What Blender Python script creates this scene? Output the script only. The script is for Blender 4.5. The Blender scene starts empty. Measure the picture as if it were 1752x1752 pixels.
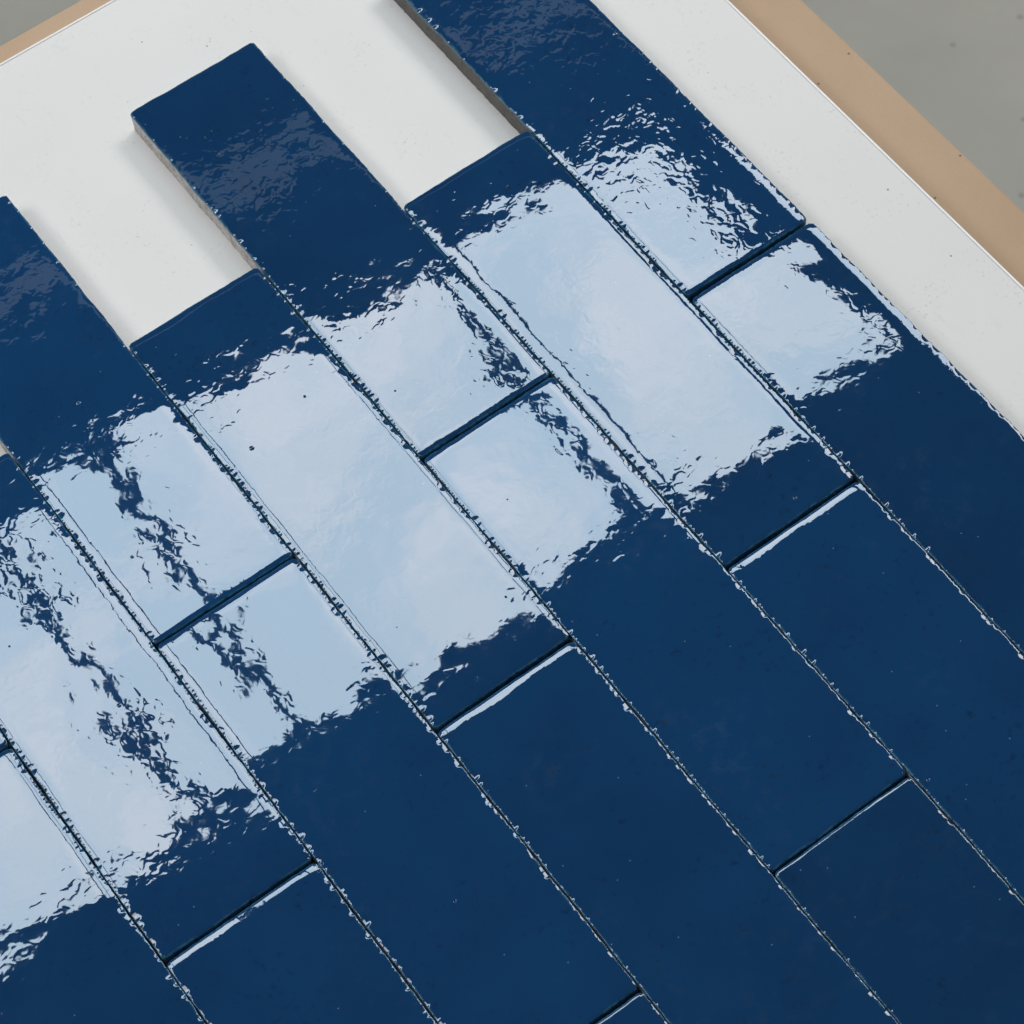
import bpy, math, random
import numpy as np
from mathutils import Matrix, Vector

sc = bpy.context.scene
C = sc.collection

# ------------------------------------------------------------------ camera
# world frame: x runs across the tile courses, y along them, metres;
# the glazed faces lie at z = ZT, the floor at z = 0
ZT = 0.780
T_TILE = 0.0135            # tile thickness
T_BOARD = 0.0160           # white board
T_SHEET = 0.0120           # table top
cam_d = bpy.data.cameras.new('camera')
cam = bpy.data.objects.new('camera', cam_d)
C.objects.link(cam)
RCW = np.array([[0.80629508, -0.58988256, -0.04389541],
                [-0.53074571, -0.6887052, -0.49395763],
                [0.26114599, 0.42157291, -0.86837725]])
rows = [RCW[0], -RCW[1], -RCW[2]]
M = Matrix(((rows[0][0], rows[1][0], rows[2][0], -0.07018745),
            (rows[0][1], rows[1][1], rows[2][1], -0.55047458),
            (rows[0][2], rows[1][2], rows[2][2], 1.03516818 + ZT),
            (0, 0, 0, 1)))
cam.matrix_world = M
cam_d.sensor_width = 36.0
cam_d.lens = 5.148614 * 18.0
cam_d.clip_start = 0.05
cam_d.clip_end = 100.0
cam_d.dof.use_dof = True
cam_d.dof.focus_distance = 1.19
cam_d.dof.aperture_fstop = 34.0
sc.camera = cam

# ------------------------------------------------------------------ light
world = bpy.data.worlds.new('World')
sc.world = world
world.use_nodes = True
bg = world.node_tree.nodes['Background']
bg.inputs[0].default_value = (1.0, 0.96, 0.93, 1)
bg.inputs[1].default_value = 0.085

HS = 2.6                                    # height of the roof light over the tiles
SKY = 10.0                                  # radiance of the daylight in its panes


def pane(x0, x1, y0, y1, name='roof_light_pane', level=1.0, warmth=0.0):
    """one pane: an area lamp clouded like sky, for the roof light and the added lamps"""
    ld = bpy.data.lights.new(name, 'AREA')
    ld.shape = 'RECTANGLE'
    ld.size = x1 - x0
    ld.size_y = y1 - y0
    ld.energy = math.pi * (x1 - x0) * (y1 - y0)
    ld.use_nodes = True
    nt = ld.node_tree
    em = next(n for n in nt.nodes if n.type == 'EMISSION')
    geo = nt.nodes.new('ShaderNodeNewGeometry')
    noi = nt.nodes.new('ShaderNodeTexNoise')
    noi.inputs['Scale'].default_value = 2.6
    noi.inputs['Detail'].default_value = 3.0
    noi.inputs['Roughness'].default_value = 0.55
    noi.inputs['Distortion'].default_value = 0.6
    rmp = nt.nodes.new('ShaderNodeValToRGB')
    rmp.color_ramp.elements[0].position = 0.43
    rmp.color_ramp.elements[0].color = (0.70, 0.885, 1.02, 1)
    rmp.color_ramp.elements[1].position = 0.76
    rmp.color_ramp.elements[1].color = (1.00, 1.06, 1.12, 1)
    nt.links.new(geo.outputs['Position'], noi.inputs['Vector'])
    nt.links.new(noi.outputs['Fac'], rmp.inputs['Fac'])
    warm = nt.nodes.new('ShaderNodeMix')            # warmer white mixed in for the added side lamps
    warm.data_type = 'RGBA'
    warm.inputs[0].default_value = warmth
    warm.inputs[7].default_value = (1.10, 1.0, 0.93, 1)
    nt.links.new(rmp.outputs['Color'], warm.inputs[6])
    nt.links.new(warm.outputs[2], em.inputs['Color'])
    em.inputs['Strength'].default_value = SKY * level
    o = bpy.data.objects.new(name, ld)
    C.objects.link(o)
    o.location = ((x0 + x1) / 2, (y0 + y1) / 2, ZT + HS)
    return o


K = 1 + HS / 1.03516818


def up(v, c0):      # a point mirrored in the tile plane, carried up to the roof light
    return c0 + (v - c0) * K


ROOF_Y0, ROOF_Y1 = up(-0.087, -0.5505), up(0.090, -0.5505)
BARS = [(-0.62, 0.03), (-0.49, 0.012), (-0.36, 0.012), (-0.235, 0.012), (-0.095, 0.012), (0.046, 0.0085), (0.104, 0.0085),
        (0.289, 0.010), (0.470, 0.062), (0.66, 0.012), (0.82, 0.012)]
for (a, wa), (b, wb) in zip(BARS[:-1], BARS[1:]):
    pane(up(a + wa / 2, -0.0702), up(b - wb / 2, -0.0702), ROOF_Y0, ROOF_Y1)

# added lamps: dim strip for grey reflections, two for rim glints and side light
pane(up(-0.9, -0.0702), up(1.2, -0.0702), up(0.178, -0.5505), up(0.196, -0.5505), 'added_strip_lamp', 0.062)
pane(-2.5, -1.35, 0.1, 1.7, 'added_side_lamp', 0.60, 0.75)
pane(2.5, 4.0, 0.1, 1.8, 'added_side_lamp', 0.92, 0.75)

vs = sc.view_settings
vs.view_transform = 'Standard'
vs.look = 'None'
vs.exposure = 0.0
vs.gamma = 1.0
vs.use_curve_mapping = False
sc.cycles.use_denoising = True
sc.cycles.max_bounces = 8
sc.cycles.glossy_bounces = 4
sc.cycles.caustics_reflective = False


# ------------------------------------------------------------------ helpers
class Nodes:
    def __init__(self, name):
        self.mat = bpy.data.materials.new(name)
        self.mat.use_nodes = True
        self.nt = self.mat.node_tree
        self.bsdf = self.nt.nodes['Principled BSDF']

    def n(self, kind, **kw):
        nd = self.nt.nodes.new('ShaderNode' + kind)
        for k, v in kw.items():
            if k in nd.bl_rna.properties:
                setattr(nd, k, v)
            else:
                nd.inputs[k.replace('_', ' ')].default_value = v
        return nd

    def l(self, a, b):
        self.nt.links.new(a, b)

    def math(self, op, a, b=None, clamp=False):
        nd = self.nt.nodes.new('ShaderNodeMath')
        nd.operation = op
        nd.use_clamp = clamp
        for i, v in enumerate((a, b)):
            if v is None:
                continue
            if isinstance(v, (int, float)):
                nd.inputs[i].default_value = v
            else:
                self.l(v, nd.inputs[i])
        return nd.outputs[0]

    def mix(self, fac, a, b):
        nd = self.nt.nodes.new('ShaderNodeMix')
        nd.data_type = 'RGBA'
        for sock, v in ((nd.inputs[0], fac), (nd.inputs[6], a), (nd.inputs[7], b)):
            if isinstance(v, (int, float)):
                sock.default_value = v
            elif isinstance(v, tuple):
                sock.default_value = (*v, 1)
            else:
                self.l(v, sock)
        return nd.outputs[2]

    def ramp(self, fac, p0, p1):
        nd = self.nt.nodes.new('ShaderNodeMapRange')
        nd.inputs[1].default_value = p0
        nd.inputs[2].default_value = p1
        self.l(fac, nd.inputs[0])
        return nd.outputs[0]


def smooth_noise(n, rng, step, kind='cubic'):
    """n metres sampled on demand: returns f(x) of 1-D value noise with knots every `step`"""
    k = int(n / step) + 8
    v = rng.uniform(-1, 1, k)

    def f(x):
        p = np.clip(np.asarray(x) / step, 0, k - 5) + 1
        i = np.floor(p).astype(int)
        t = p - i
        a, b, c, d = v[i - 1], v[i], v[i + 1], v[i + 2]
        return b + 0.5 * t * (c - a + t * (2 * a - 5 * b + 4 * c - d + t * (3 * (b - c) + d - a)))
    return f


def mesh_obj(name, verts, faces, mat, parent=None, smooth=True, loc=None):
    me = bpy.data.meshes.new(name)
    verts = np.asarray(verts, dtype=np.float32)
    faces = np.asarray(faces, dtype=np.int32)
    me.vertices.add(len(verts))
    me.vertices.foreach_set('co', verts.ravel())
    nf, k = faces.shape
    me.loops.add(nf * k)
    me.loops.foreach_set('vertex_index', faces.ravel())
    me.polygons.add(nf)
    me.polygons.foreach_set('loop_start', np.arange(0, nf * k, k, dtype=np.int32))
    me.polygons.foreach_set('loop_total', np.full(nf, k, dtype=np.int32))
    me.polygons.foreach_set('use_smooth', np.full(nf, smooth, dtype=bool))
    me.update(calc_edges=True)
    me.validate()
    me.materials.append(mat)
    o = bpy.data.objects.new(name, me)
    C.objects.link(o)
    if parent:
        o.parent = parent
    if loc:
        o.location = loc
    return o


def slab(name, x0, x1, y0, y1, z0, z1, mat, bevel=0.0, seg=3, parent=None):
    import bmesh
    bm = bmesh.new()
    bmesh.ops.create_cube(bm, size=1)
    for v in bm.verts:
        v.co = Vector(((x0 + x1) / 2 + v.co.x * (x1 - x0), (y0 + y1) / 2 + v.co.y * (y1 - y0), (z0 + z1) / 2 + v.co.z * (z1 - z0)))
    if bevel:
        bmesh.ops.bevel(bm, geom=bm.edges[:], offset=bevel, segments=seg, affect='EDGES', profile=0.5)
    me = bpy.data.meshes.new(name)
    bm.to_mesh(me)
    bm.free()
    me.materials.append(mat)
    o = bpy.data.objects.new(name, me)
    C.objects.link(o)
    if parent:
        o.parent = parent
    return o


def tag(o, label=None, cat=None, group=None, kind=None):
    for k, v in (('label', label), ('category', cat), ('group', group), ('kind', kind)):
        if v:
            o[k] = v
    return o


# ------------------------------------------------------------------ materials
def mat_floor():
    m = Nodes('concrete_floor')
    tc = m.n('TexCoord')
    n1 = m.n('TexNoise', Scale=3.0, Detail=6.0, Roughness=0.6)
    n2 = m.n('TexNoise', Scale=60.0, Detail=4.0)
    m.l(tc.outputs['Object'], n1.inputs['Vector'])
    m.l(tc.outputs['Object'], n2.inputs['Vector'])
    col = m.mix(m.ramp(n1.outputs['Fac'], 0.3, 0.7), (0.245, 0.228, 0.19), (0.32, 0.298, 0.25))
    col = m.mix(m.math('MULTIPLY', m.ramp(n2.outputs['Fac'], 0.45, 0.75), 0.25), col, (0.25, 0.25, 0.23))
    v = m.n('TexVoronoi', Scale=16.0, voronoi_dimensions='2D')
    m.l(tc.outputs['Object'], v.inputs['Vector'])
    sp = m.math('LESS_THAN', v.outputs['Distance'], 0.045)
    sep = m.n('SeparateColor')
    m.l(v.outputs['Color'], sep.inputs[0])
    sp = m.math('MULTIPLY', sp, m.math('GREATER_THAN', sep.outputs[0], 0.62))
    col = m.mix(m.math('MULTIPLY', sp, 0.55), col, (0.14, 0.14, 0.13))
    m.l(col, m.bsdf.inputs['Base Color'])
    m.bsdf.inputs['Roughness'].default_value = 0.55
    b = m.n('Bump', Strength=0.3, Distance=0.0006)
    m.l(n2.outputs['Fac'], b.inputs['Height'])
    m.l(b.outputs[0], m.bsdf.inputs['Normal'])
    return m.mat


def mat_sheet():
    m = Nodes('raw_fibreboard')
    tc = m.n('TexCoord')
    n1 = m.n('TexNoise', Scale=900.0, Detail=3.0)
    n2 = m.n('TexNoise', Scale=9.0, Detail=5.0)
    m.l(tc.outputs['Object'], n1.inputs['Vector'])
    m.l(tc.outputs['Object'], n2.inputs['Vector'])
    col = m.mix(m.ramp(n2.outputs['Fac'], 0.3, 0.7), (0.435, 0.285, 0.172), (0.49, 0.33, 0.212))
    col = m.mix(m.math('MULTIPLY', m.ramp(n1.outputs['Fac'], 0.35, 0.75), 0.22), col, (0.38, 0.25, 0.14))
    v = m.n('TexVoronoi', Scale=34.0, voronoi_dimensions='2D')
    m.l(tc.outputs['Object'], v.inputs['Vector'])
    sep = m.n('SeparateColor')
    m.l(v.outputs['Color'], sep.inputs[0])
    sp = m.math('MULTIPLY', m.math('LESS_THAN', v.outputs['Distance'], 0.022), m.math('GREATER_THAN', sep.outputs[0], 0.55))
    col = m.mix(m.math('MULTIPLY', sp, 0.8), col, (0.06, 0.045, 0.03))
    m.l(col, m.bsdf.inputs['Base Color'])
    m.bsdf.inputs['Roughness'].default_value = 0.75
    b = m.n('Bump', Strength=0.3, Distance=0.0002)
    m.l(n1.outputs['Fac'], b.inputs['Height'])
    m.l(b.outputs[0], m.bsdf.inputs['Normal'])
    return m.mat


def mat_board():
    m = Nodes('white_laminate')
    tc = m.n('TexCoord')
    n1 = m.n('TexNoise', Scale=7.0, Detail=4.0)
    m.l(tc.outputs['Object'], n1.inputs['Vector'])
    col = m.mix(m.ramp(n1.outputs['Fac'], 0.3, 0.7), (0.715, 0.672, 0.632), (0.75, 0.706, 0.664))
    # faint rubbed-in grime streaks running along the board
    mp = m.n('Mapping')
    mp.inputs['Scale'].default_value = (190, 45, 60)
    mp.inputs['Rotation'].default_value = (0, 0, 0.15)
    m.l(tc.outputs['Object'], mp.inputs['Vector'])
    n2 = m.n('TexNoise', Scale=1.0, Detail=4.0, Roughness=0.65)
    m.l(mp.outputs[0], n2.inputs['Vector'])
    n3 = m.n('TexNoise', Scale=22.0, Detail=2.0)
    m.l(tc.outputs['Object'], n3.inputs['Vector'])
    gr = m.math('MULTIPLY', m.ramp(n2.outputs['Fac'], 0.60, 0.80), m.ramp(n3.outputs['Fac'], 0.45, 0.70))
    col = m.mix(m.math('MULTIPLY', gr, 0.5), col, (0.42, 0.43, 0.43))
    n5 = m.n('TexNoise', Scale=420.0, Detail=4.0, Roughness=0.7)
    m.l(tc.outputs['Object'], n5.inputs['Vector'])
    n6 = m.n('TexNoise', Scale=38.0, Detail=3.0)
    m.l(tc.outputs['Object'], n6.inputs['Vector'])
    gr2 = m.math('MULTIPLY', m.ramp(n5.outputs['Fac'], 0.58, 0.70), m.ramp(n6.outputs['Fac'], 0.48, 0.66))
    col = m.mix(m.math('MULTIPLY', gr2, 0.60), col, (0.34, 0.34, 0.34))
    # grains of dirt
    v = m.n('TexVoronoi', Scale=42.0, voronoi_dimensions='2D')
    m.l(tc.outputs['Object'], v.inputs['Vector'])
    sep = m.n('SeparateColor')
    m.l(v.outputs['Color'], sep.inputs[0])
    rad = m.math('MULTIPLY', sep.outputs[1], 0.031)
    sp = m.math('MULTIPLY', m.math('LESS_THAN', v.outputs['Distance'], rad), m.math('GREATER_THAN', sep.outputs[0], 0.80))
    col = m.mix(m.math('MULTIPLY', sp, 0.85), col, (0.09, 0.085, 0.08))
    m.l(col, m.bsdf.inputs['Base Color'])
    m.bsdf.inputs['Roughness'].default_value = 0.6
    m.bsdf.inputs['Specular IOR Level'].default_value = 0.12
    n4 = m.n('TexNoise', Scale=700.0, Detail=2.0)
    m.l(tc.outputs['Object'], n4.inputs['Vector'])
    b = m.n('Bump', Strength=0.25, Distance=0.00008)
    m.l(n4.outputs['Fac'], b.inputs['Height'])
    m.l(b.outputs[0], m.bsdf.inputs['Normal'])
    return m.mat


def mat_glaze():
    m = Nodes('blue_glaze')
    tc = m.n('TexCoord')
    oi = m.n('ObjectInfo')
    off = m.n('VectorMath', operation='SCALE')
    cmb = m.n('CombineXYZ')
    m.l(oi.outputs['Random'], cmb.inputs[0])
    m.l(m.math('MULTIPLY', oi.outputs['Random'], 7.3), cmb.inputs[1])
    m.l(m.math('MULTIPLY', oi.outputs['Random'], 3.1), cmb.inputs[2])
    m.l(cmb.outputs[0], off.inputs[0])
    off.inputs['Scale'].default_value = 1.7
    vec = m.n('VectorMath', operation='ADD')
    m.l(tc.outputs['Object'], vec.inputs[0])
    m.l(off.outputs[0], vec.inputs[1])
    V = vec.outputs[0]

    def noise(scale, detail=2.0, rough=0.5, dist=0.0):
        nd = m.n('TexNoise', Scale=scale, Detail=detail, Roughness=rough, Distortion=dist)
        m.l(V, nd.inputs['Vector'])
        return nd.outputs['Fac']
    # colour: deep blue, cloudy on a hand's scale, with dark pigment grains; paler where the glaze thins at the rim
    cloud = noise(24.0, 4.0)
    col = m.mix(m.ramp(cloud, 0.3, 0.7), (0.0012, 0.0310, 0.094), (0.0017, 0.037, 0.108))
    gran = m.math('MULTIPLY', m.ramp(noise(300.0, 3.0, 0.6), 0.58, 0.72), m.ramp(noise(40.0, 2.0), 0.38, 0.62))
    col = m.mix(m.math('MULTIPLY', gran, 0.65), col, (0.002, 0.012, 0.042))
    # each firing comes out a shade lighter or darker; a thin bloom of dust lies here and there
    tint = m.n('HueSaturation')
    m.l(m.math('ADD', 0.88, m.math('MULTIPLY', oi.outputs['Random'], 0.24)), tint.inputs['Value'])
    m.l(col, tint.inputs['Color'])
    col = tint.outputs[0]
    bloom = m.math('MULTIPLY', m.ramp(noise(150.0, 6.0, 0.72), 0.52, 0.78), m.ramp(noise(17.0, 3.0), 0.46, 0.70))
    col = m.mix(m.math('MULTIPLY', bloom, 0.10), col, (0.16, 0.20, 0.24))
    fleck = m.n('TexVoronoi', Scale=210.0, voronoi_dimensions='2D')
    m.l(V, fleck.inputs['Vector'])
    fs = m.n('SeparateColor')
    m.l(fleck.outputs['Color'], fs.inputs[0])
    fl_ = m.math('MULTIPLY', m.math('LESS_THAN', fleck.outputs['Distance'], 0.055), m.math('GREATER_THAN', fs.outputs[0], 0.985))
    col = m.mix(m.math('MULTIPLY', fl_, 0.55), col, (0.30, 0.33, 0.36))
    att = m.n('Attribute', attribute_name='rim')
    rim = m.math('MULTIPLY', att.outputs['Fac'], m.ramp(noise(500.0, 2.0), 0.30, 0.55))
    col = m.mix(m.math('MULTIPLY', rim, 0.85), col, (0.05, 0.17, 0.26))
    m.l(col, m.bsdf.inputs['Base Color'])
    dust = m.math('MULTIPLY', m.ramp(noise(85.0, 5.0, 0.65), 0.58, 0.80), m.ramp(noise(14.0, 2.0), 0.45, 0.65))
    m.l(m.math('ADD', 0.018, m.math('MULTIPLY', dust, 0.05)), m.bsdf.inputs['Roughness'])
    m.bsdf.inputs['IOR'].default_value = 1.60
    # relief: orange peel whose strength comes and goes, a slow swell, and a few pinholes
    rip = m.n('Attribute', attribute_name='ripple', attribute_type='OBJECT')
    patch = m.ramp(noise(26.0, 2.0), 0.35, 0.68)
    peel = m.math('MULTIPLY', noise(205.0, 1.0, 0.45, 0.7), m.math('MULTIPLY', m.math('ADD', 0.45, m.math('MULTIPLY', patch, 1.2)), rip.outputs['Fac']))
    b1 = m.n('Bump', Strength=1.0, Distance=0.000020)
    m.l(peel, b1.inputs['Height'])
    b2 = m.n('Bump', Strength=1.0, Distance=0.00012)
    m.l(noise(52.0, 1.0), b2.inputs['Height'])
    m.l(b1.outputs[0], b2.inputs['Normal'])
    v = m.n('TexVoronoi', Scale=85.0, voronoi_dimensions='2D')
    m.l(V, v.inputs['Vector'])
    sep = m.n('SeparateColor')
    m.l(v.outputs['Color'], sep.inputs[0])
    r = m.math('ADD', 0.025, m.math('MULTIPLY', m.math('POWER', sep.outputs[1], 2.0), 0.09))
    pit = m.math('SUBTRACT', 1.0, m.math('DIVIDE', v.outputs['Distance'], r), clamp=True)
    pit = m.math('MULTIPLY', m.math('POWER', pit, 1.5), m.math('GREATER_THAN', sep.outputs[0], 0.965))
    b3 = m.n('Bump', Strength=1.0, Distance=0.0004, invert=True)
    m.l(pit, b3.inputs['Height'])
    m.l(b2.outputs[0], b3.inputs['Normal'])
    m.l(b3.outputs[0], m.bsdf.inputs['Normal'])
    return m.mat


def mat_clay(name, a, b):
    m = Nodes(name)
    tc = m.n('TexCoord')
    n1 = m.n('TexNoise', Scale=160.0, Detail=5.0, Roughness=0.65)
    n2 = m.n('TexNoise', Scale=600.0, Detail=3.0)
    for n in (n1, n2):
        m.l(tc.outputs['Object'], n.inputs['Vector'])
    col = m.mix(m.ramp(n1.outputs['Fac'], 0.32, 0.66), a, b)
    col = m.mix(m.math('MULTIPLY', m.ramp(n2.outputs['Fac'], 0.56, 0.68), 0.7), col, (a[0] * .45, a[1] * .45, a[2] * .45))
    m.l(col, m.bsdf.inputs['Base Color'])
    m.bsdf.inputs['Roughness'].default_value = 0.85
    bp = m.n('Bump', Strength=0.6, Distance=0.0003)
    m.l(n1.outputs['Fac'], bp.inputs['Height'])
    m.l(bp.outputs[0], m.bsdf.inputs['Normal'])
    return m.mat


FLOOR, SHEET, BOARD, GLAZE = mat_floor(), mat_sheet(), mat_board(), mat_glaze()
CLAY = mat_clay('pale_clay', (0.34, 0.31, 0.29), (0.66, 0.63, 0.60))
CLAY_DARK = mat_clay('darker_clay', (0.115, 0.107, 0.10), (0.16, 0.15, 0.14))  # darker, greyer body tone for the margin course

# ------------------------------------------------------------------ setting
Z_TILE0 = ZT - T_TILE
Z_BOARD0 = Z_TILE0 - T_BOARD
Z_SHEET0 = Z_BOARD0 - T_SHEET
fl = mesh_obj('floor', [(-12, -12, 0), (12, -12, 0), (12, 12, 0), (-12, 12, 0)], [(0, 1, 2, 3)], FLOOR, smooth=False)
tag(fl, kind='structure')

table = bpy.data.objects.new('work_table', None)
C.objects.link(table)
table.location = (0, 0, 0)
tag(table, 'raw beige fibreboard table showing along two edges of the white board', 'table')
slab('table_top', -0.62, 0.5504, -0.92, 0.3566, Z_SHEET0, Z_BOARD0, SHEET, 0.0012, 2, table)
for lx in (-0.52, 0.40):
    for ly in (-0.84, 0.24):
        slab('leg', lx - 0.025, lx + 0.025, ly - 0.025, ly + 0.025, 0.0, Z_SHEET0, SHEET, 0.002, 2, table)

EDGE_HL = Nodes('white_edge_highlight')  # whiter strip added to carry the highlight along the board's rim
EDGE_HL.bsdf.inputs['Base Color'].default_value = (0.84, 0.79, 0.76, 1)
EDGE_HL.bsdf.inputs['Roughness'].default_value = 0.35
board = slab('white_board', -0.58, 0.5099, -0.88, 0.3311, Z_BOARD0, Z_TILE0, BOARD, 0.0002, 1)
slab('edge_highlight', 0.5100, 0.5114, -0.88, 0.3311, Z_BOARD0 + 0.0002, Z_TILE0 + 0.0003, EDGE_HL.mat, 0.0005, 3, board)
slab('edge_highlight', -0.58, 0.5114, 0.3312, 0.3326, Z_BOARD0 + 0.0002, Z_TILE0 + 0.0003, EDGE_HL.mat, 0.0005, 3, board)
tag(board, 'smooth white board with fine dirt specks lying under the blue tiles', 'board')


# ------------------------------------------------------------------ tiles
def axis_samples(n, fine_out, step):
    """distances along one side, crowded towards both ends (metres)"""
    e = [0.0]
    s = 0.00010
    while e[-1] < fine_out:
        e.append(e[-1] + s)
        s = min(s * 1.16, step)
    e = np.array(e)
    mid = np.linspace(e[-1], n - e[-1], max(2, int(round((n - 2 * e[-1]) / step)) + 1))[1:-1]
    return np.concatenate([e, mid, (n - e)[::-1]])


def make_tile(x0, x1, y0, y1, seed, clay, pitch=0.0, roll=0.0, turn=0.0, chips=1.0, lift=0.0, ripple=1.0):
    """a glazed tile whose face spans x0..x1, y0..y1: a clay body under a glaze that slumps and beads at its rims"""
    rng = np.random.default_rng(seed)
    w, l = x1 - x0, y1 - y0
    root = bpy.data.objects.new('glazed_tile', None)
    C.objects.link(root)
    root.location = ((x0 + x1) / 2, (y0 + y1) / 2, Z_TILE0)
    root.rotation_euler = (0, 0, turn)
    S = axis_samples(w, 0.009, 0.0024)
    # along the length the rims need detail everywhere
    Tt = axis_samples(l, 0.006, 0.00032)
    s, t = np.meshgrid(S, Tt)
    ns, nt_ = len(S), len(Tt)
    # rim profile, millimetres
    z = np.zeros_like(s)
    rimv = np.zeros_like(s)
    for side in range(4):
        d = (s, w - s, t, l - t)[side] * 1000
        a = (t, t, s, s)[side]
        n_big = smooth_noise(l, rng, 0.018)(a)
        n_mid = smooth_noise(l, rng, 0.0046)(a)
        n_chip = smooth_noise(l, rng, 0.0027)(a)
        n_tiny = smooth_noise(l, rng, 0.0010)(a)
        long_ = side < 2
        lam = (2.05 if long_ else 1.5) * (1 + (0.10 if long_ else 0.20) * n_big + (0.03 if long_ else 0.17) * n_mid)
        z -= (0.40 if long_ else 0.41) * np.exp(-d / lam)
        if long_:
            # beads and shell-shaped chips where the glaze ends: small facets with rounded outlines
            c = 0.25 + 0.12 * n_tiny
            z -= 0.30 * c * np.clip(1 - d / c, 0, 1) ** 2
            reach = np.zeros(len(Tt))
            slope = np.zeros(len(Tt))
            am = Tt * 1000
            pos = rng.uniform(0, 2)
            while pos < l * 1000:
                yw = y0 + pos / 1000
                h = float(np.clip(rng.lognormal(0.05, 0.58), 0.35, 2.6)) * chips * float(np.interp(yw, (-0.26, -0.12), (0.62, 1.0)))
                u = np.abs(am - pos) / h
                dep = min(3.0, h * rng.uniform(0.8, 1.4))
                e = dep * np.clip(1 - u ** 3.2, 0, 1) ** 0.45
                k = (0.20, 0.14)[side] * rng.uniform(0.8, 1.25)
                slope = np.where(e > reach, k, slope)
                reach = np.maximum(reach, e)
                pos += h * 1.35 + rng.exponential(float(np.interp(yw, (-0.25, -0.1, 0.07, 0.13), (1.8, 1.5, 1.7, 6.0))))
            z -= slope[:, None] * np.clip(reach[:, None] - d, 0, None)
        else:
            c = 0.55 + 0.25 * (n_chip + 1) + 0.25 * (n_mid + 1)
            z -= 0.36 * c * np.clip(1 - d / c, 0, 1) ** 2
        r = 0.32
        q = np.clip(1 - d / r, 0, 1)
        z -= r * (1 - np.sqrt(np.clip(1 - q ** 2, 0, 1)))
        rimv = np.maximum(rimv, np.clip(1 - d / (0.9 + 0.5 * n_mid), 0, 1))
    z /= 1000
    # the fired body is never flat: slow warp over the face
    ph = rng.uniform(0, 6.28, 8)
    z += 0.000022 * np.sin(t / 0.085 * 6.28 + ph[0] + 0.8 * np.sin(s / 0.07 * 6.28 + ph[1]))
    z += 0.000010 * np.sin(t / 0.041 * 6.28 + ph[2]) * np.sin(s / 0.048 * 6.28 + ph[3])
    z += np.tan(pitch) * (t - l / 2) + np.tan(roll) * (s - w / 2)
    # outline: rounded corners, slightly uneven edges
    rc = 0.0022
    px, py = s.copy(), t.copy()
    cx = np.where(s < w / 2, np.clip((rc - s) / rc, 0, 1), np.clip((s - (w - rc)) / rc, 0, 1))
    cy = np.where(t < l / 2, np.clip((rc - t) / rc, 0, 1), np.clip((t - (l - rc)) / rc, 0, 1))
    both = (cx > 0) & (cy > 0)
    k = np.where(both, np.maximum(cx, cy) / np.maximum(np.hypot(cx, cy), 1e-9), 1.0)
    px = np.where(both, np.where(s < w / 2, rc - cx * k * rc, w - rc + cx * k * rc), px)
    py = np.where(both, np.where(t < l / 2, rc - cy * k * rc, l - rc + cy * k * rc), py)
    for side in range(4):
        a = (t, t, s, s)[side]
        d = (s, w - s, t, l - t)[side] * 1000
        wob = (0.22 * smooth_noise(l, rng, 0.012)(a) + 0.12 * smooth_noise(l, rng, 0.0022)(a) - 0.12) / 1000 * np.exp(-d / 3.0)
        if side == 0:
            px -= wob
        elif side == 1:
            px += wob
        elif side == 2:
            py -= wob
        else:
            py += wob
    top = np.stack([px - w / 2, py - l / 2, z + T_TILE + lift], -1).reshape(-1, 3)
    idx = np.arange(ns * nt_).reshape(nt_, ns)
    quads = np.stack([idx[:-1, :-1], idx[:-1, 1:], idx[1:, 1:], idx[1:, :-1]], -1).reshape(-1, 4)
    # the glaze runs a little way down the sides, ending in an uneven line
    ring = np.concatenate([idx[0, :-1], idx[:-1, -1], idx[-1, ::-1][:-1], idx[::-1, 0][:-1]])
    nr = len(ring)
    base = top[ring]
    per = np.linspace(0, 1, nr, endpoint=False) * 0.6
    run = 0.0007 + 0.0006 * (smooth_noise(0.62, rng, 0.006)(per) + 1)
    dirn = np.where(np.abs(base[:, :1]) / (w / 2) > np.abs(base[:, 1:2]) / (l / 2), np.array([[1.0, 0]]), np.array([[0, 1.0]])) * np.sign(base[:, :2])
    run = np.where(np.abs(dirn[:, 1]) > 0.5, run + 0.0045, run)     # the dipped ends are glazed deeper
    skirt = []
    for f, o_ in ((0.5, 0.00004), (1.0, -0.00003)):
        q = base.copy()
        q[:, 2] -= run * f
        q[:, :2] += dirn * o_
        skirt.append(q)
    verts = np.concatenate([top] + skirt)
    n0 = len(top)
    loops = [ring, n0 + np.arange(nr), n0 + nr + np.arange(nr)]
    sk = []
    for A, B in zip(loops[:-1], loops[1:]):
        sk.append(np.stack([A, B, np.roll(B, -1), np.roll(A, -1)], -1))
    faces = np.concatenate([quads] + sk)
    g = mesh_obj('glaze', verts, faces, GLAZE, root)
    g['ripple'] = ripple
    at = g.data.attributes.new('rim', 'FLOAT', 'POINT')
    at.data.foreach_set('value', np.concatenate([rimv.ravel(), np.ones(2 * nr)]).astype(np.float32))
    # clay body: rough sides, closed below and under the glaze
    sub = ring[::3]
    rb = top[sub].copy()
    dn = dirn[::3]
    m = len(sub)
    rings = []
    levels = np.array([-0.0004, -0.0025, -0.0055, -0.0085, -0.0112])
    for zi in levels:
        q = rb.copy()
        j = rng.normal(0, 0.00006, m) + 0.00012 * smooth_noise(0.62, rng, 0.02)(per[::3])
        q[:, :2] -= dn * (0.00022 + j)[:, None]
        q[:, 2] += zi
        rings.append(q)
    q = rings[-1].copy()
    q[:, 2] = 0.0
    rings.append(q)
    bv = np.concatenate(rings)
    bf = []
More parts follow.
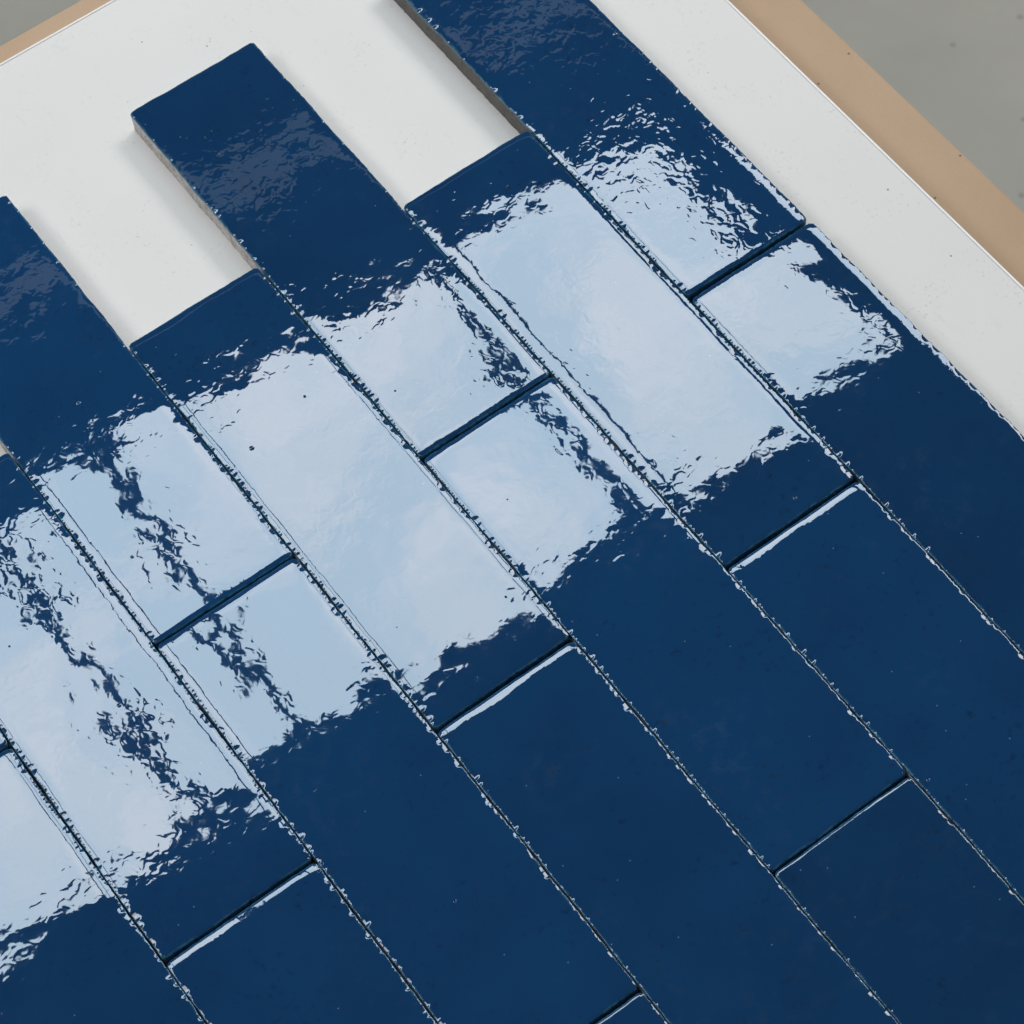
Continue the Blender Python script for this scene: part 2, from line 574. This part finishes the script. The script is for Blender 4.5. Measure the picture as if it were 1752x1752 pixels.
    for a in range(len(rings) - 1):
        A = a * m + np.arange(m)
        B = A + m
        bf.append(np.stack([A, B, np.roll(B, -1), np.roll(A, -1)], -1))
    mesh_obj('body', bv, np.concatenate(bf), clay, root, smooth=True)
    return root


XL = [-0.0760, -0.0004, 0.0755, 0.1505, 0.2247, 0.2996, 0.3757, 0.4500]   # course lines
G = 0.0002                                                              # half a joint between courses
J = -0.0003
GROUP = 'blue glazed tiles laid in courses on the white board'
# course, far end, near end, label, options
TILES = [
    (-1, 0.246, -0.0078, 'sliver of blue tile in the outermost course, butting the pale-reflecting tile of that course', {}),
    (-1, -0.0092, -0.262, 'blue tile in the seventh course from the white margin, pale sky at one end', {}),
    (0, 0.1212, -0.1322, 'blue tile crossed lengthways by a dark bar reflection, sixth course from the white margin', {}),
    (0, -0.1340, -0.3860, 'plain dark blue tile end to end with the sixth-course tile crossed by a bar reflection', {}),
    (1, 0.2490, -0.0052, 'protruding blue tile with faint grey reflection, one bare gap from the pale-sided protruding tile', {}),
    (1, -0.0070, -0.2602, 'half-reflecting blue tile in the fifth course from the white margin, dark bar ending in it', {}),
    (1, -0.2620, -0.5140, 'dark blue tile of which only a small corner shows, third in the fifth course', {}),
    (2, 0.1368, -0.1145, 'recessed blue tile reflecting the largest unbroken sky patch, beside the pale exposed clay side', {}),
    (2, -0.1162, -0.3680, 'plain dark blue tile next in line after the one with the largest sky reflection', {}),
    (3, 0.2540, 0.0010, 'protruding blue tile with its pale speckled clay side exposed and faint grey reflection', {'ripple': 1.5}),
    (3, -0.0006, -0.2535, 'blue tile next in line after the pale-sided protruding one, half reflecting sky', {}),
    (3, -0.2550, -0.5080, 'plain dark blue tile, third in line from the pale-sided protruding one', {}),
    (4, 0.1228, -0.1280, 'recessed blue tile below the exposed dark clay side, sky reflected along its middle', {}),
    (4, -0.1298, -0.3820, 'plain dark blue tile in the second course from the bare white margin', {}),
    (5, 0.2485, -0.0040, 'blue tile with exposed dark clay side and rippled speckled sky reflection by white margin', {'ripple': 2.3, 'roll': -0.0115}),
    (5, -0.0062, -0.2580, 'blue tile along the white margin, smooth rounded sky reflection covering one end', {'ripple': 1.4}),
]
for i, (cidx, yt, yb, label, opt) in enumerate(TILES):
    xa, xb = XL[cidx + 1], XL[cidx + 2]
    rs = random.Random(100 + i)
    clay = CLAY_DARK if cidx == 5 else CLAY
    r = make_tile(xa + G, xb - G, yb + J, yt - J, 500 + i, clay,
                  pitch=opt.get('pitch', rs.uniform(-0.0032, 0.0032)), roll=opt.get('roll', rs.uniform(-0.002, 0.002)),
                  turn=rs.uniform(-0.0012, 0.0012), lift=rs.uniform(0, 0.0003), ripple=opt.get('ripple', rs.uniform(0.75, 1.2)))
    tag(r, label, 'tile', GROUP)
